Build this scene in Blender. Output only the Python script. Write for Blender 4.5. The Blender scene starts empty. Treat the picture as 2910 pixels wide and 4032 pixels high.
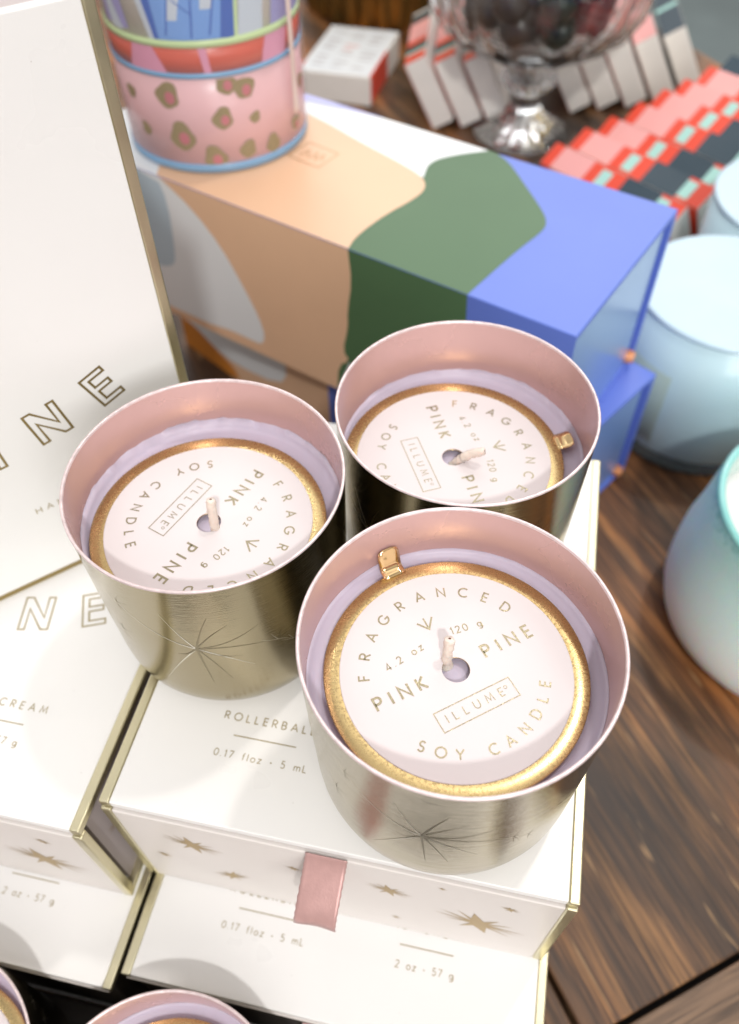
import bpy, math, random
from mathutils import Vector, Matrix
S = 0.001                                   # everything below is written in millimetres
PI = math.pi
sc = bpy.context.scene
col = sc.collection
rnd = random.Random(7)

# ------------------------------------------------------------------ camera
cd = bpy.data.cameras.new('camera'); cam = bpy.data.objects.new('camera', cd); col.objects.link(cam)
sc.camera = cam
F_PX, PITCH, ROLL, YAW = 3224.0043, 0.8932, -0.0193, -0.2217
CAM = Vector((95.6214, -64.2595, 233.135))
fwd = Vector((math.sin(YAW)*math.cos(PITCH), math.cos(YAW)*math.cos(PITCH), -math.sin(PITCH)))
rgt = Vector((math.cos(YAW), -math.sin(YAW), 0)); upv = rgt.cross(fwd)
r2 = math.cos(ROLL)*rgt + math.sin(ROLL)*upv
u2 = -math.sin(ROLL)*rgt + math.cos(ROLL)*upv
m = Matrix((r2, u2, -fwd)).transposed().to_4x4(); m.translation = CAM*S
cam.matrix_world = m
cd.sensor_fit = 'VERTICAL'; cd.sensor_height = 36.0; cd.lens = 36.0*F_PX/4032
cd.clip_start = 0.01; cd.clip_end = 40
cd.dof.use_dof = True
cd.dof.focus_distance = (Vector((86, 26, 42))-CAM).dot(fwd)*S
cd.dof.aperture_fstop = 10.5
# ------------------------------------------------------------------ world
w = bpy.data.worlds.new('World'); sc.world = w; w.use_nodes = True
nt = w.node_tree; nt.nodes.clear()
N = nt.nodes.new; L = nt.links.new
out = N('ShaderNodeOutputWorld'); bg = N('ShaderNodeBackground'); tc = N('ShaderNodeTexCoord')
sep = N('ShaderNodeSeparateXYZ'); L(tc.outputs['Generated'], sep.inputs[0])
rz = N('ShaderNodeValToRGB'); L(sep.outputs['Z'], rz.inputs[0])
rz.color_ramp.elements[0].position = 0.0; rz.color_ramp.elements[0].color = (.42, .40, .38, 1)
rz.color_ramp.elements[1].position = .75; rz.color_ramp.elements[1].color = (.78, .77, .78, 1)
e = rz.color_ramp.elements.new(.3); e.color = (.66, .64, .62, 1)
ns = N('ShaderNodeTexNoise'); ns.inputs['Scale'].default_value = 2.3; ns.inputs['Detail'].default_value = 2
L(tc.outputs['Generated'], ns.inputs['Vector'])
rn = N('ShaderNodeValToRGB'); L(ns.outputs['Fac'], rn.inputs[0])
rn.color_ramp.elements[0].position = .38; rn.color_ramp.elements[0].color = (.45, .42, .40, 1)
rn.color_ramp.elements[1].position = .62; rn.color_ramp.elements[1].color = (1.15, 1.13, 1.12, 1)
mx = N('ShaderNodeMix'); mx.data_type = 'RGBA'; mx.blend_type = 'MULTIPLY'; mx.inputs[0].default_value = 1
L(rz.outputs[0], mx.inputs[6]); L(rn.outputs[0], mx.inputs[7])
L(mx.outputs[2], bg.inputs['Color']); bg.inputs['Strength'].default_value = 0.84
L(bg.outputs[0], out.inputs[0])
# ------------------------------------------------------------------ shop lamps, plus added fill and glint lights
def area(name, loc, target, sx, sy, watt, colr, shape='RECTANGLE'):
    l = bpy.data.lights.new(name, 'AREA'); l.shape = shape; l.size = sx; l.size_y = sy
    l.energy = watt; l.color = colr
    o = bpy.data.objects.new(name, l); col.objects.link(o)
    o.location = loc
    o.rotation_euler = (Vector(target)-Vector(loc)).to_track_quat('-Z', 'Y').to_euler()
    return o
TGT = (0.07, 0.08, 0.0)
area('front_ceiling_spot', (TGT[0]+.44, TGT[1]-1.22, 1.5), TGT, .10, .10, 17, (1, .985, .965), 'DISK')
area('rear_ceiling_spot', (TGT[0]+.42, TGT[1]+.66, 1.7), TGT, .10, .10, 7.5, (1, .95, .90), 'DISK')
area('bright_shop_window', (-.1, 2.6, 1.75), (0.05, .3, 0), 2.6, 1.5, 31, (.97, .985, 1))
area('overhead_soft_fill', (.2, .1, 2.0), (0.07, .1, 0), 1.4, 1.4, 3, (1, .98, .96))  # added soft fill from above
area('front_fill_light', (1.15, -2.1, .95), (0.0, .3, 0), 1.7, 1.3, 27, (1, .985, .96))  # added front fill that brightens the faces towards the camera
for k, (x, y, z) in enumerate([(.9, 1.6, 1.9), (-.5, 1.2, 1.9), (.3, 2.2, 1.6), (-1.1, -.5, 1.9), (1.5, .3, 1.7)]):
    area('added_glint_lamp', (x, y, z), TGT, .035, .035, 1.3, (1, .97, .93), 'DISK')  # small lamps added for glints on glass and tins
sc.view_settings.view_transform = 'Standard'; sc.view_settings.look = 'None'
sc.view_settings.gamma = 1; sc.view_settings.exposure = 0.13
sc.view_settings.use_curve_mapping = False
sc.cycles.max_bounces = 10; sc.cycles.transparent_max_bounces = 16
sc.cycles.use_denoising = True
sc.cycles.sample_clamp_indirect = 6

# ------------------------------------------------------------------ materials
def lin(r, g, b):
    f = lambda c: (c/12.92 if c <= .04045 else ((c+.055)/1.055)**2.4)
    return (f(r/255), f(g/255), f(b/255), 1)
def mat(name, c, rough=.5, metal=0.0, var=0.0, vscale=60, bump=0.0, bscale=400, stretch=(1, 1, 1),
        spec=.5, coat=0.0, coat_rough=.2, trans=0.0, ior=1.45, sss=0.0, rvar=0.0, sheen=0.0, alpha=1.0, speck=0.0):
    M = bpy.data.materials.new(name); M.use_nodes = True
    n = M.node_tree.nodes; l = M.node_tree.links; b = n['Principled BSDF']
    b.inputs['Base Color'].default_value = c
    b.inputs['Roughness'].default_value = rough; b.inputs['Metallic'].default_value = metal
    b.inputs['Specular IOR Level'].default_value = spec; b.inputs['IOR'].default_value = ior
    b.inputs['Coat Weight'].default_value = coat; b.inputs['Coat Roughness'].default_value = coat_rough
    b.inputs['Transmission Weight'].default_value = trans; b.inputs['Alpha'].default_value = alpha
    b.inputs['Sheen Weight'].default_value = sheen
    if sss:
        b.inputs['Subsurface Weight'].default_value = sss
        b.inputs['Subsurface Radius'].default_value = (1, .7, .6); b.inputs['Subsurface Scale'].default_value = .003
    t = n.new('ShaderNodeTexCoord'); mp = n.new('ShaderNodeMapping'); mp.inputs['Scale'].default_value = stretch
    l.new(t.outputs['Object'], mp.inputs[0])
    if var or rvar or speck:
        x = n.new('ShaderNodeTexNoise'); x.inputs['Scale'].default_value = vscale; x.inputs['Detail'].default_value = 5
        l.new(mp.outputs[0], x.inputs['Vector'])
    cs = None
    if var:
        mr = n.new('ShaderNodeMapRange'); mr.inputs['From Min'].default_value = .3; mr.inputs['From Max'].default_value = .7
        mr.inputs['To Min'].default_value = 1-var; mr.inputs['To Max'].default_value = 1+var
        l.new(x.outputs['Fac'], mr.inputs['Value'])
        h = n.new('ShaderNodeHueSaturation'); h.inputs['Color'].default_value = c
        l.new(mr.outputs[0], h.inputs['Value']); l.new(h.outputs[0], b.inputs['Base Color']); cs = h.outputs[0]
    if speck:
        y = n.new('ShaderNodeTexVoronoi'); y.inputs['Scale'].default_value = 260
        l.new(t.outputs['Object'], y.inputs['Vector'])
        z = n.new('ShaderNodeTexNoise'); z.inputs['Scale'].default_value = 75
        l.new(t.outputs['Object'], z.inputs['Vector'])
        a = n.new('ShaderNodeMath'); a.operation = 'LESS_THAN'; a.inputs[1].default_value = .035; l.new(y.outputs['Distance'], a.inputs[0])
        g = n.new('ShaderNodeMath'); g.operation = 'GREATER_THAN'; g.inputs[1].default_value = .58; l.new(z.outputs['Fac'], g.inputs[0])
        q = n.new('ShaderNodeMath'); q.operation = 'MULTIPLY'; l.new(a.outputs[0], q.inputs[0]); l.new(g.outputs[0], q.inputs[1])
        q2 = n.new('ShaderNodeMath'); q2.operation = 'MULTIPLY'; q2.inputs[1].default_value = speck; l.new(q.outputs[0], q2.inputs[0])
        k = n.new('ShaderNodeMix'); k.data_type = 'RGBA'; l.new(q2.outputs[0], k.inputs[0])
        if cs: l.new(cs, k.inputs[6])
        else: k.inputs[6].default_value = c
        k.inputs[7].default_value = (.25, .2, .17, 1); l.new(k.outputs[2], b.inputs['Base Color'])
    if rvar:
        mr = n.new('ShaderNodeMapRange'); mr.inputs['From Min'].default_value = .3; mr.inputs['From Max'].default_value = .7
        mr.inputs['To Min'].default_value = max(.02, rough-rvar); mr.inputs['To Max'].default_value = rough+rvar
        l.new(x.outputs['Fac'], mr.inputs['Value']); l.new(mr.outputs[0], b.inputs['Roughness'])
    if bump:
        y = n.new('ShaderNodeTexNoise'); y.inputs['Scale'].default_value = bscale; y.inputs['Detail'].default_value = 3
        l.new(mp.outputs[0], y.inputs['Vector'])
        bp = n.new('ShaderNodeBump'); bp.inputs['Strength'].default_value = bump; bp.inputs['Distance'].default_value = .0004
        l.new(y.outputs['Fac'], bp.inputs['Height']); l.new(bp.outputs[0], b.inputs['Normal'])
    return M
M_WHITE = mat('white_coated_card', (.82, .812, .80, 1), .32, var=.025, vscale=11, bump=.03, bscale=900, rvar=.07, speck=.5)
M_FRONT = mat('cream_flap_card', (.70, .655, .625, 1), .38, var=.012, vscale=30, bump=.03, bscale=900, speck=.4)
M_BODY = mat('mauve_box_body', (.50, .44, .43, 1), .5)
M_GOLDE = mat('pale_gold_foil_edge', (.70, .65, .45, 1), .36, 1, bump=.12, bscale=500, rvar=.08)
M_FOIL = mat('gold_foil_print', (.40, .33, .19, 1), .42, .5, bump=.2, bscale=1500)
M_FOILS = mat('champagne_foil_print', (.33, .29, .19, 1), .33, .65, bump=.3, bscale=1600)
M_FOILD = mat('bronze_foil_outline', (.30, .225, .09, 1), .4, .6, bump=.3, bscale=1500)
M_STAR = mat('gold_star_print', (.45, .33, .17, 1), .45, .35)
M_PINK = mat('pink_enamel', (.61, .39, .37, 1), .26, .3, var=.05, vscale=30, rvar=.06, bump=.02, bscale=500, coat=.3, coat_rough=.3, speck=.35)
M_RIM = mat('pale_pink_rim', (.72, .60, .60, 1), .35, .35, var=.16, vscale=420, bump=.4, bscale=700)
M_TIN = mat('brushed_champagne_tin', (.38, .325, .205, 1), .15, 1, stretch=(1, 1, 26), bump=.12, bscale=130, rvar=.05, vscale=90, var=.03)
M_ENG = mat('engraved_line', (.30, .26, .165, 1), .3, 1)
M_ENGL = mat('engraved_bright_line', (.8, .77, .66, 1), .35, .9)
M_WAX = mat('lilac_soy_wax', (.54, .47, .57, 1), .42, sss=.25, bump=.12, bscale=120, var=.02)
M_COVER = mat('gold_dust_cover', (.56, .42, .20, 1), .28, 1, bump=.03, bscale=1700, rvar=.08, vscale=1200)
M_TAB = mat('polished_gold_tab', (.86, .62, .32, 1), .10, 1)
M_LABEL = mat('blush_label_paper', (.70, .655, .655, 1), .5, spec=.3, var=.01, speck=.3)
M_WICK = mat('waxed_cotton_wick', (.74, .66, .58, 1), .45, sss=.3, bump=.5, bscale=900)
M_CORE = mat('wick_core', (.16, .07, .04, 1), .8)
M_RIB = mat('pink_satin', (.54, .32, .30, 1), .28, .25, stretch=(1, 1, .25), bump=.12, bscale=1500, var=.05, vscale=400, sheen=.5)
M_CHAR = mat('charcoal_front', (.060, .050, .045, 1), .55, var=.3, vscale=40)
M_BLUE = mat('periwinkle_card', (.115, .185, .60, 1), .40, var=.04, vscale=20, spec=.4, coat=.12, coat_rough=.3)
M_BLUEIN = mat('blue_card_side', (.17, .29, .60, 1), .28, coat=.7, coat_rough=.2)
M_GREEN = mat('sage_green_card', (.075, .15, .07, 1), .42, spec=.3, coat=.08, coat_rough=.3, var=.04, vscale=20)
M_TAN = mat('peach_card', (.73, .47, .30, 1), .40, spec=.4, coat=.12, coat_rough=.3, var=.03, vscale=20)
M_CWHITE = mat('white_card', (.74, .76, .77, 1), .38, coat=.3, coat_rough=.3)
M_LBLUE = mat('pale_blue_card', (.45, .55, .62, 1), .38)
M_LAV = mat('lavender_card', (.45, .47, .80, 1), .38)
M_ORANGE = mat('orange_card', (.62, .22, .03, 1), .4)
M_SALMON = mat('salmon_ribbon', (.85, .36, .16, 1), .45)
M_EMB = mat('embossed_gold', (.50, .30, .15, 1), .35, .3)

# ------------------------------------------------------------------ mesh helpers (mm in, metres out)
class MB:
    def __init__(s): s.v = []; s.f = []; s.m = []; s.sm = []
    def add(s, vs, fs, mi=0, smooth=False, M=None):
        o = len(s.v)
        for p in vs:
            p = Vector(p) if M is None else M @ Vector(p)
            s.v.append((p.x*S, p.y*S, p.z*S))
        for f in fs: s.f.append([i+o for i in f]); s.m.append(mi); s.sm.append(smooth)
        return s
    def box(s, x0, x1, y0, y1, z0, z1, mi=0, M=None):
        v = [(x0,y0,z0),(x1,y0,z0),(x1,y1,z0),(x0,y1,z0),(x0,y0,z1),(x1,y0,z1),(x1,y1,z1),(x0,y1,z1)]
        f = [(0,3,2,1),(4,5,6,7),(0,1,5,4),(1,2,6,5),(2,3,7,6),(3,0,4,7)]
        return s.add(v, f, mi, False, M)
    def lathe(s, prof, seg=96, mi=0, M=None, smooth=True, jitter=None, a0=0, a1=2*PI):
        full = abs(a1-a0-2*PI) < 1e-6
        n = seg if full else seg+1
        v = []
        for i in range(n):
            a = a0+(a1-a0)*i/seg
            for j, (r, z) in enumerate(prof):
                if jitter: r, z = jitter(a, j, r, z)
                v.append((r*math.cos(a), r*math.sin(a), z))
        k = len(prof); f = []
        for i in range(seg):
            ii = (i+1) % n
            for j in range(k-1):
                q = [i*k+j, ii*k+j, ii*k+j+1, i*k+j+1]
                if prof[j][0] == 0: q = [q[0], q[2], q[3]]
                elif prof[j+1][0] == 0: q = [q[0], q[1], q[2]]
                f.append(tuple(q))
        return s.add(v, f, mi, smooth, M)
    def prism(s, pts, z0, z1, mi=0, M=None):
        n = len(pts)
        a = sum(pts[i][0]*pts[(i+1) % n][1]-pts[(i+1) % n][0]*pts[i][1] for i in range(n))
        if a < 0: pts = pts[::-1]
        v = [(x, y, z0) for x, y in pts]+[(x, y, z1) for x, y in pts]
        f = [tuple(range(n))[::-1], tuple(range(n, 2*n))]+[(i, (i+1) % n, n+(i+1) % n, n+i) for i in range(n)]
        return s.add(v, f, mi, False, M)
    def stroke(s, pts, wd, fn, closed=False, h=0.0, mi=0):
        """flat ribbon of width wd along 2-D pts; fn maps (u,v,h) to 3-D"""
        n = len(pts); v = []
        for i in range(n):
            p = Vector(pts[i])
            a = Vector(pts[i-1]) if (i > 0 or closed) else None
            b = Vector(pts[(i+1) % n]) if (i < n-1 or closed) else None
            d1 = (p-a).normalized() if a is not None else None
            d2 = (b-p).normalized() if b is not None else None
            if d1 is None: d1 = d2
            if d2 is None: d2 = d1
            n1 = Vector((-d1.y, d1.x)); n2 = Vector((-d2.y, d2.x))
            t = n1+n2
            t = t/max(t.length_squared, .5)*2 if t.length > 1e-6 else n1
            if t.length > 2.2: t = t.normalized()*2.2
            e = Vector((0, 0))
            q1 = p+t*wd/2; q2 = p-t*wd/2
            v.append(fn(q1.x, q1.y, h)); v.append(fn(q2.x, q2.y, h))
        f = []
        for i in range(n if closed else n-1):
            j = (i+1) % n
            f.append((2*i+1, 2*j+1, 2*j, 2*i))
        return s.add(v, f, mi)
    def obj(s, name, mats, parent=None, bevel=0.0, loc=None, rotz=0.0, seg=2):
        me = bpy.data.meshes.new(name); me.from_pydata(s.v, [], s.f); me.update()
        if not isinstance(mats, (list, tuple)): mats = [mats]
        for mm in mats: me.materials.append(mm)
        for p, mi, sm in zip(me.polygons, s.m, s.sm): p.material_index = mi; p.use_smooth = sm
        o = bpy.data.objects.new(name, me); col.objects.link(o)
        if parent: o.parent = parent
        if loc: o.location = Vector(loc)*S
        o.rotation_euler.z = rotz
        if bevel:
            b = o.modifiers.new('bevel', 'BEVEL'); b.width = bevel*S; b.segments = seg; b.limit_method = 'ANGLE'; b.angle_limit = .6
            b.harden_normals = False
        return o
def thing(name, label, cat, loc=(0, 0, 0), rotz=0.0, group=None):
    o = bpy.data.objects.new(name, None); col.objects.link(o); o.empty_display_size = .02
    o.location = Vector(loc)*S; o.rotation_euler.z = rotz
    o['label'] = label; o['category'] = cat
    if group: o['group'] = group
    return o
def tag(o, label, cat, group=None):
    o['label'] = label; o['category'] = cat
    if group: o['group'] = group
    return o
def arc(cx, cy, rx, ry, a0, a1, n=12):
    return [(cx+rx*math.cos(math.radians(a0+(a1-a0)*i/n)), cy+ry*math.sin(math.radians(a0+(a1-a0)*i/n))) for i in range(n+1)]
G = {
 'A': (.84, [[(0,0),(.42,1),(.84,0)], [(.15,.34),(.69,.34)]]),
 'B': (.58, [[(0,0),(0,1),(.28,1)]+arc(.28,.76,.24,.24,80,-90,8)+[(0,.52)], [(.28,.52)]+arc(.30,.26,.27,.26,80,-90,8)+[(0,0)]]),
 'C': (.86, [arc(.5,.5,.5,.5,48,312,18)]),
 'D': (.78, [[(0,0),(0,1),(.28,1)]+arc(.28,.5,.5,.5,80,-80,14)+[(.28,0)], [(.28,0),(0,0)]]),
 'E': (.50, [[(.5,1),(0,1),(0,0),(.5,0)], [(0,.52),(.46,.52)]]),
 'F': (.48, [[(.48,1),(0,1),(0,0)], [(0,.52),(.42,.52)]]),
 'G': (1.0, [arc(.5,.5,.5,.5,48,355,20)+[(.6,.46)]]),
 'H': (.70, [[(0,0),(0,1)], [(.70,0),(.70,1)], [(0,.52),(.70,.52)]]),
 'I': (.02, [[(0,0),(0,1)]]),
 'K': (.60, [[(0,0),(0,1)], [(.56,1),(.03,.48)], [(.1,.54),(.60,0)]]),
 'L': (.46, [[(0,1),(0,0),(.46,0)]]),
 'M': (.92, [[(0,0),(.12,1),(.46,.2),(.80,1),(.92,0)]]),
 'N': (.74, [[(0,0),(0,1),(.74,0),(.74,1)]]),
 'O': (1.0, [arc(.5,.5,.5,.5,0,360,24)]),
 'P': (.54, [[(0,0),(0,1),(.28,1)]+arc(.28,.74,.26,.26,80,-80,8)+[(.28,.48),(0,.48)]]),
 'R': (.58, [[(0,0),(0,1),(.28,1)]+arc(.28,.74,.26,.26,80,-80,8)+[(.28,.48),(0,.48)], [(.26,.47),(.58,0)]]),
 'S': (.56, [arc(.28,.75,.24,.25,35,262,12)+arc(.28,.26,.27,.26,82,-145,12)]),
 'U': (.70, [[(0,1),(0,.35)]+arc(.35,.35,.35,.35,190,350,12)+[(.70,.35),(.70,1)]]),
 'Y': (.74, [[(0,1),(.37,.48),(.37,0)], [(.74,1),(.38,.5)]]),
 '0': (.60, [arc(.3,.5,.3,.5,0,360,20)]),
 '1': (.26, [[(0,.8),(.2,1),(.2,0)]]),
 '2': (.54, [arc(.27,.74,.26,.26,165,-35,10)+[(0,0),(.54,0)]]),
 '4': (.62, [[(.46,0),(.46,1),(0,.26),(.62,.26)]]),
 '5': (.54, [[(.5,1),(.12,1),(.08,.58)]+arc(.25,.31,.28,.31,120,-145,12)]),
 '7': (.54, [[(0,1),(.54,1),(.16,0)]]),
 '.': (.06, [[(0,0),(0,.09)]]),
 '*': (.16, [arc(.08,.4,.06,.06,0,360,8)]),
 'f': (.36, [[(.14,0),(.14,.8)]+arc(.32,.8,.18,.2,160,70,5), [(0,.64),(.32,.64)]]),
 'l': (.04, [[(0,0),(0,1)]]),
 'o': (.60, [arc(.3,.31,.3,.31,0,360,18)]),
 'z': (.44, [[(0,.62),(.44,.62),(0,0),(.44,0)]]),
 'g': (.56, [arc(.26,.33,.26,.29,0,360,16), [(.54,.64),(.54,-.08)]+arc(.28,-.08,.26,.22,0,-140,8)]),
 'm': (.84, [[(0,0),(0,.64)], arc(.21,.42,.2,.22,170,0,7)+[(.42,0)], arc(.63,.42,.2,.22,170,0,7)+[(.84,0)]]),
 'o2': (.3, [arc(.15,.15,.15,.15,0,360,10)]),
}
def text_width(t, sp): return sum((.5 if c == ' ' else G[c][0])+sp for c in t)-sp
def line_text(mb, t, x, y, h, wd, fn, sp=None, fit=None, rot=0.0, mi=0):
    """stroke text with cap height h starting at (x,y); fit = total width"""
    nat = sum((.5 if c == ' ' else G[c][0]) for c in t)
    if fit is not None: sp = (fit/h-nat)/(len(t)-1)
    u = 0; k = 0; cr, sr = math.cos(rot), math.sin(rot)
    for c in t:
        if c == ' ': u += .5+sp; continue
        gw, st = G[c]
        for p in st:
            q = [((u+a)*h, b*h) for a, b in p]
            q = [(x+a*cr-b*sr, y+a*sr+b*cr) for a, b in q]
            closed = len(q) > 5 and (Vector(q[0])-Vector(q[-1])).length < 1e-4
            if closed: q = q[:-1]
            k += 1
            mb.stroke(q, wd, fn, closed, h=.006*(k % 4), mi=mi)
        u += gw+sp
def arc_text(mb, chars, r, h, wd, fn, inward=False, mi=0):
    """chars = [(char, angle_deg)], letters centred on radius r; inward: tops face the centre"""
    k = 0
    for c, a in chars:
        gw, st = G[c]; a = math.radians(a)
        up = Vector((math.cos(a), math.sin(a)))*(-1 if inward else 1)
        ri = Vector((up.y, -up.x))
        cc = Vector((math.cos(a), math.sin(a)))*r
        for p in st:
            q = [tuple(cc+ri*((x-gw/2)*h)+up*((y-.5)*h)) for x, y in p]
            closed = len(q) > 5 and (Vector(q[0])-Vector(q[-1])).length < 1e-4
            if closed: q = q[:-1]
            k += 1
            mb.stroke(q, wd, fn, closed, h=.006*(k % 4), mi=mi)
# outlined display letters (contours), cap height 1
t_ = .17
OUT = {
 'N': [(0,0),(0,1),(.19,1),(.62,.36),(.62,1),(.79,1),(.79,0),(.60,0),(.17,.64),(.17,0)],
 'E': [(0,0),(0,1),(.60,1),(.60,.85),(.17,.85),(.17,.60),(.55,.60),(.55,.45),(.17,.45),(.17,.15),(.60,.15),(.60,0)],
 'I': [(0,0),(0,1),(.17,1),(.17,0)],
}

# ------------------------------------------------------------------ gift boxes
BW, BD = 136.08, 160.7
def burst(mb, cx, cz, k, fn, mi=0, flip=False):
    """long-rayed star: hub of pointed triangles with thin rays to both sides"""
    s = -1 if flip else 1
    rays = [(11.5*s,-1.6,1.1),(10.0*s,-4.0,1.0),(8.0*s,3.4,1.3),(8.5*s,-7.2,1.0),(-10.8*s,3.4,1.0),(-9.4*s,6.6,1.1),(-8.0*s,-.2,1.1),(-1.6*s,9.4,2.9),(2.4*s,-8.6,2.9),(4.6*s,6.4,1.9),(-4.2*s,-6.2,1.9),(-5.5*s,9.2,1.0)]
    for i, (dx, dz, wd) in enumerate(rays):
        wd *= 1.25 if i not in (7, 8) else 1.5; dx *= 1.12
        d = Vector((dx, dz)); nrm = Vector((-d.y, d.x)).normalized()*wd*k*.62
        c = Vector((cx, cz)); h = .05+.004*i
        p = [c+nrm, c-nrm, c+d*k*1.08]
        mb.add([fn(q.x, q.y, h) for q in p], [(0, 1, 2)], mi)
def gift_box(label, loc, rotz=0.0, H=68.16, dark=False, ribbon=True, upright=False, cat='gift box', pine=True, cols=(1, 1), BD=160.7):
    t = thing('gift_box', label, cat, loc, rotz, 'white and gold boxed sets')
    # local frame: origin at the front left corner of the top face when lying flat
    if upright:   # the top face turned to stand vertically, seen from the front
        R = Matrix(((1, 0, 0), (0, 0, -1), (0, 1, 0)))
        fx = lambda x, y, z: R @ Vector((x, y, z))
        TM = R.to_4x4()
    else:
        TM = None; fx = lambda x, y, z: Vector((x, y, z))
    E = 3.1; tb = 3.0
    MB().box(E, BW-E, .0, BD, -tb, 0, M=TM).obj('lid_panel', M_WHITE, t, .35)
    for x0, x1 in ((0, E), (BW-E, BW)):
        MB().box(x0, x1, -.25, BD+.1, -tb-.1, .12, M=TM).obj('gold_edge', M_GOLDE, t, .5, seg=3)
    MB().box(2.4, BW-2.4, 4.5 if not dark else 2.2, BD-2, -H+tb, -tb-.02, M=TM).obj('box_body', M_CHAR if dark else M_BODY, t)
    MB().box(E, BW-E, .2, BD, -H, -H+tb-.02, M=TM).obj('base_panel', M_WHITE, t, .3)
    for x0, x1 in ((0, E), (BW-E, BW)):
        MB().box(x0, x1, .1, BD+.1, -H-.0, -H+tb+.1, M=TM).obj('gold_edge', M_GOLDE, t, .5, seg=3)
    if dark:
        MB().box(1.2, BW-1.2, -.6, 2.1, -tb-1.6, -tb-.35, M=TM).obj('front_lip', M_FRONT, t, .3)
        fl = MB().box(1.2, BW-1.2, 1.0, 2.1, -H+tb+.15, -tb-1.65, M=TM).obj('front_flap', M_CHAR, t)
        fl['label'] = 'dark charcoal front flap under a white lip'
    else:
        y0 = -.9
        fl = MB().box(E, BW-E, y0, 2.1, -H+.1, -tb-1.25, M=TM).obj('front_flap', M_FRONT, t, .5, seg=3)
        for x0, x1 in ((-.15, E-.02), (BW-E+.02, BW+.15)):
            MB().box(x0, x1, y0-.12, 2.1, -H+.05, -tb-.85, M=TM).obj('gold_edge', M_GOLDE, t, .55, seg=3)
        sb = MB(); fn = lambda x, z, h: tuple(fx(x, y0-h, z))
        burst(sb, 24.4, -21.9, .72, fn); burst(sb, 33.6, -47.6, .52, fn, flip=True)
        burst(sb, 84.9, -24.2, .55, fn); burst(sb, 112.6, -39.3, 1.05, fn)
        for cx, cz, k in ((11.7, -39.6, .22), (56, -23.2, .22), (119.6, -16.4, .24), (87.5, -54, .16), (100, -10.5, .12)):
            burst(sb, cx, cz, k, fn)
        sb.obj('star_print', M_STAR, fl)
        # same little star on the side of the body
        sd = MB(); fn2 = lambda y, z, h: tuple(fx(BW-2.4+h, y, z)); burst(sd, 14, -31, .5, fn2)
        sd.obj('star_print', M_STAR, t)
    if upright: MB().box(E, BW-E, -.35, 2, -tb, .22, M=TM).obj('gold_edge', M_FOILD, t)
    # printing on the lid
    pb = MB(); fn = lambda x, y, h: tuple(fx(x, y, .05+h))
    if cols[0]:
        line_text(pb, 'ROLLERBALL', 27.6, 31.3, 2.35, .34, fn, fit=28.2)
        line_text(pb, '0.17 floz * 5 mL', 27.9, 19.6, 2.1, .26, fn, fit=28.2)
        pb.add([fn(x, y, .01) for x, y in ((32, 26.4), (51.4, 26.4), (51.4, 26.75), (32, 26.75))], [(0, 1, 2, 3)])
    if cols[0] and cols[1]:
        pb.obj('foil_lettering', M_FOIL, t); pb = MB()
    if cols[1]:
        line_text(pb, 'HAND CREAM', 77.0, 31.6, 2.35, .34, fn, fit=33.6)
        line_text(pb, '2 oz * 57 g', 87.2, 19.9, 2.1, .26, fn, fit=19)
        pb.add([fn(x, y, .01) for x, y in ((87.6, 26.6), (105.5, 26.6), (105.5, 26.95), (87.6, 26.95))], [(0, 1, 2, 3)])
    pb.obj('foil_lettering', M_FOIL, t)
    if pine:
        ob = MB()
        for ch, a, R_, dx in (('I', 4.2, 118, -.08), ('N', 11.6, 118, 0), ('E', 22.6, 114, 0)):
            a = math.radians(a); cx = 68+R_*math.sin(a); cy = 186.5-(118 if ch != 'E' else 118)*math.cos(a)-5.8
            if ch == 'E': cx, cy = 112.2, 64.6
            if ch == 'N': cx, cy = 92.6, 58.9
            if ch == 'I': cx, cy = 74.6, 55.4
            ca, sa = math.cos(a), math.sin(a); w_ = {'N': .79, 'E': .60, 'I': .17}[ch]; h_ = 12.6
            q = [(cx+((x-w_/2)*ca-y*sa)*h_, cy+((x-w_/2)*sa+y*ca)*h_) for x, y in OUT[ch]]
            ob.stroke(q, .78 if upright else .62, fn, True)
        ob.obj('outlined_lettering', M_FOILD if upright else M_FOIL, t)
    if ribbon:
        rb = MB(); n = 26; pr = []
        for i in range(n+1):
            s = i/n
            y = -1.0-13.5*math.sin(min(1, s*1.1)*PI/2)**1.3+1.2*math.sin(s*PI*2)
            z = -tb-.5-s*16-4*s*s
            pr.append((y, z))
        if dark: pr = [(-1.0-1.5*i/n, -tb-.9-30*i/n) for i in range(n+1)]
        v = []; f = []; X = [61.2+12.0*j/12 for j in range(13)]
        for i, (y, z) in enumerate(pr):
            for j, x in enumerate(X):
                jg = .09*(1 if i % 2 else -1) if j in (0, 12) else 0
                xx = x+(jg if j == 12 else -jg)-i/n*1.0
                v.append(tuple(fx(xx, y+.25*math.sin(j*.5+i*.2)*(i/n), z-.03*j*i/n)))
        m_ = len(X)
        for i in range(n):
            for j in range(m_-1): f.append((i*m_+j, (i+1)*m_+j, (i+1)*m_+j+1, i*m_+j+1))
        rb.add(v, f, 0, True)
        o = rb.obj('pull_ribbon', M_RIB, t)
        so = o.modifiers.new('thick', 'SOLIDIFY'); so.thickness = .35*S; so.offset = 0
    return t
gift_box('white and gold box directly under the two front candles, pink ribbon tab in front', (0, 0, 0), pine=False)
gift_box('lower white box with dark front, beneath the box that carries the pink candles', (2.3, -32.4, -68.16), dark=True, pine=False)
HL = 66.0
gift_box('upper white box at the left, carrying the standing box and printed CREAM', (-3.5-BW, -8.4, -4.3), H=HL, ribbon=False)
gift_box('bottom left white box with dark front, half under the printed CREAM box', (.3-BW, -37.4, -70.3), H=HL, dark=True, ribbon=False)
ua = math.atan2(55.6, 57)
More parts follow.
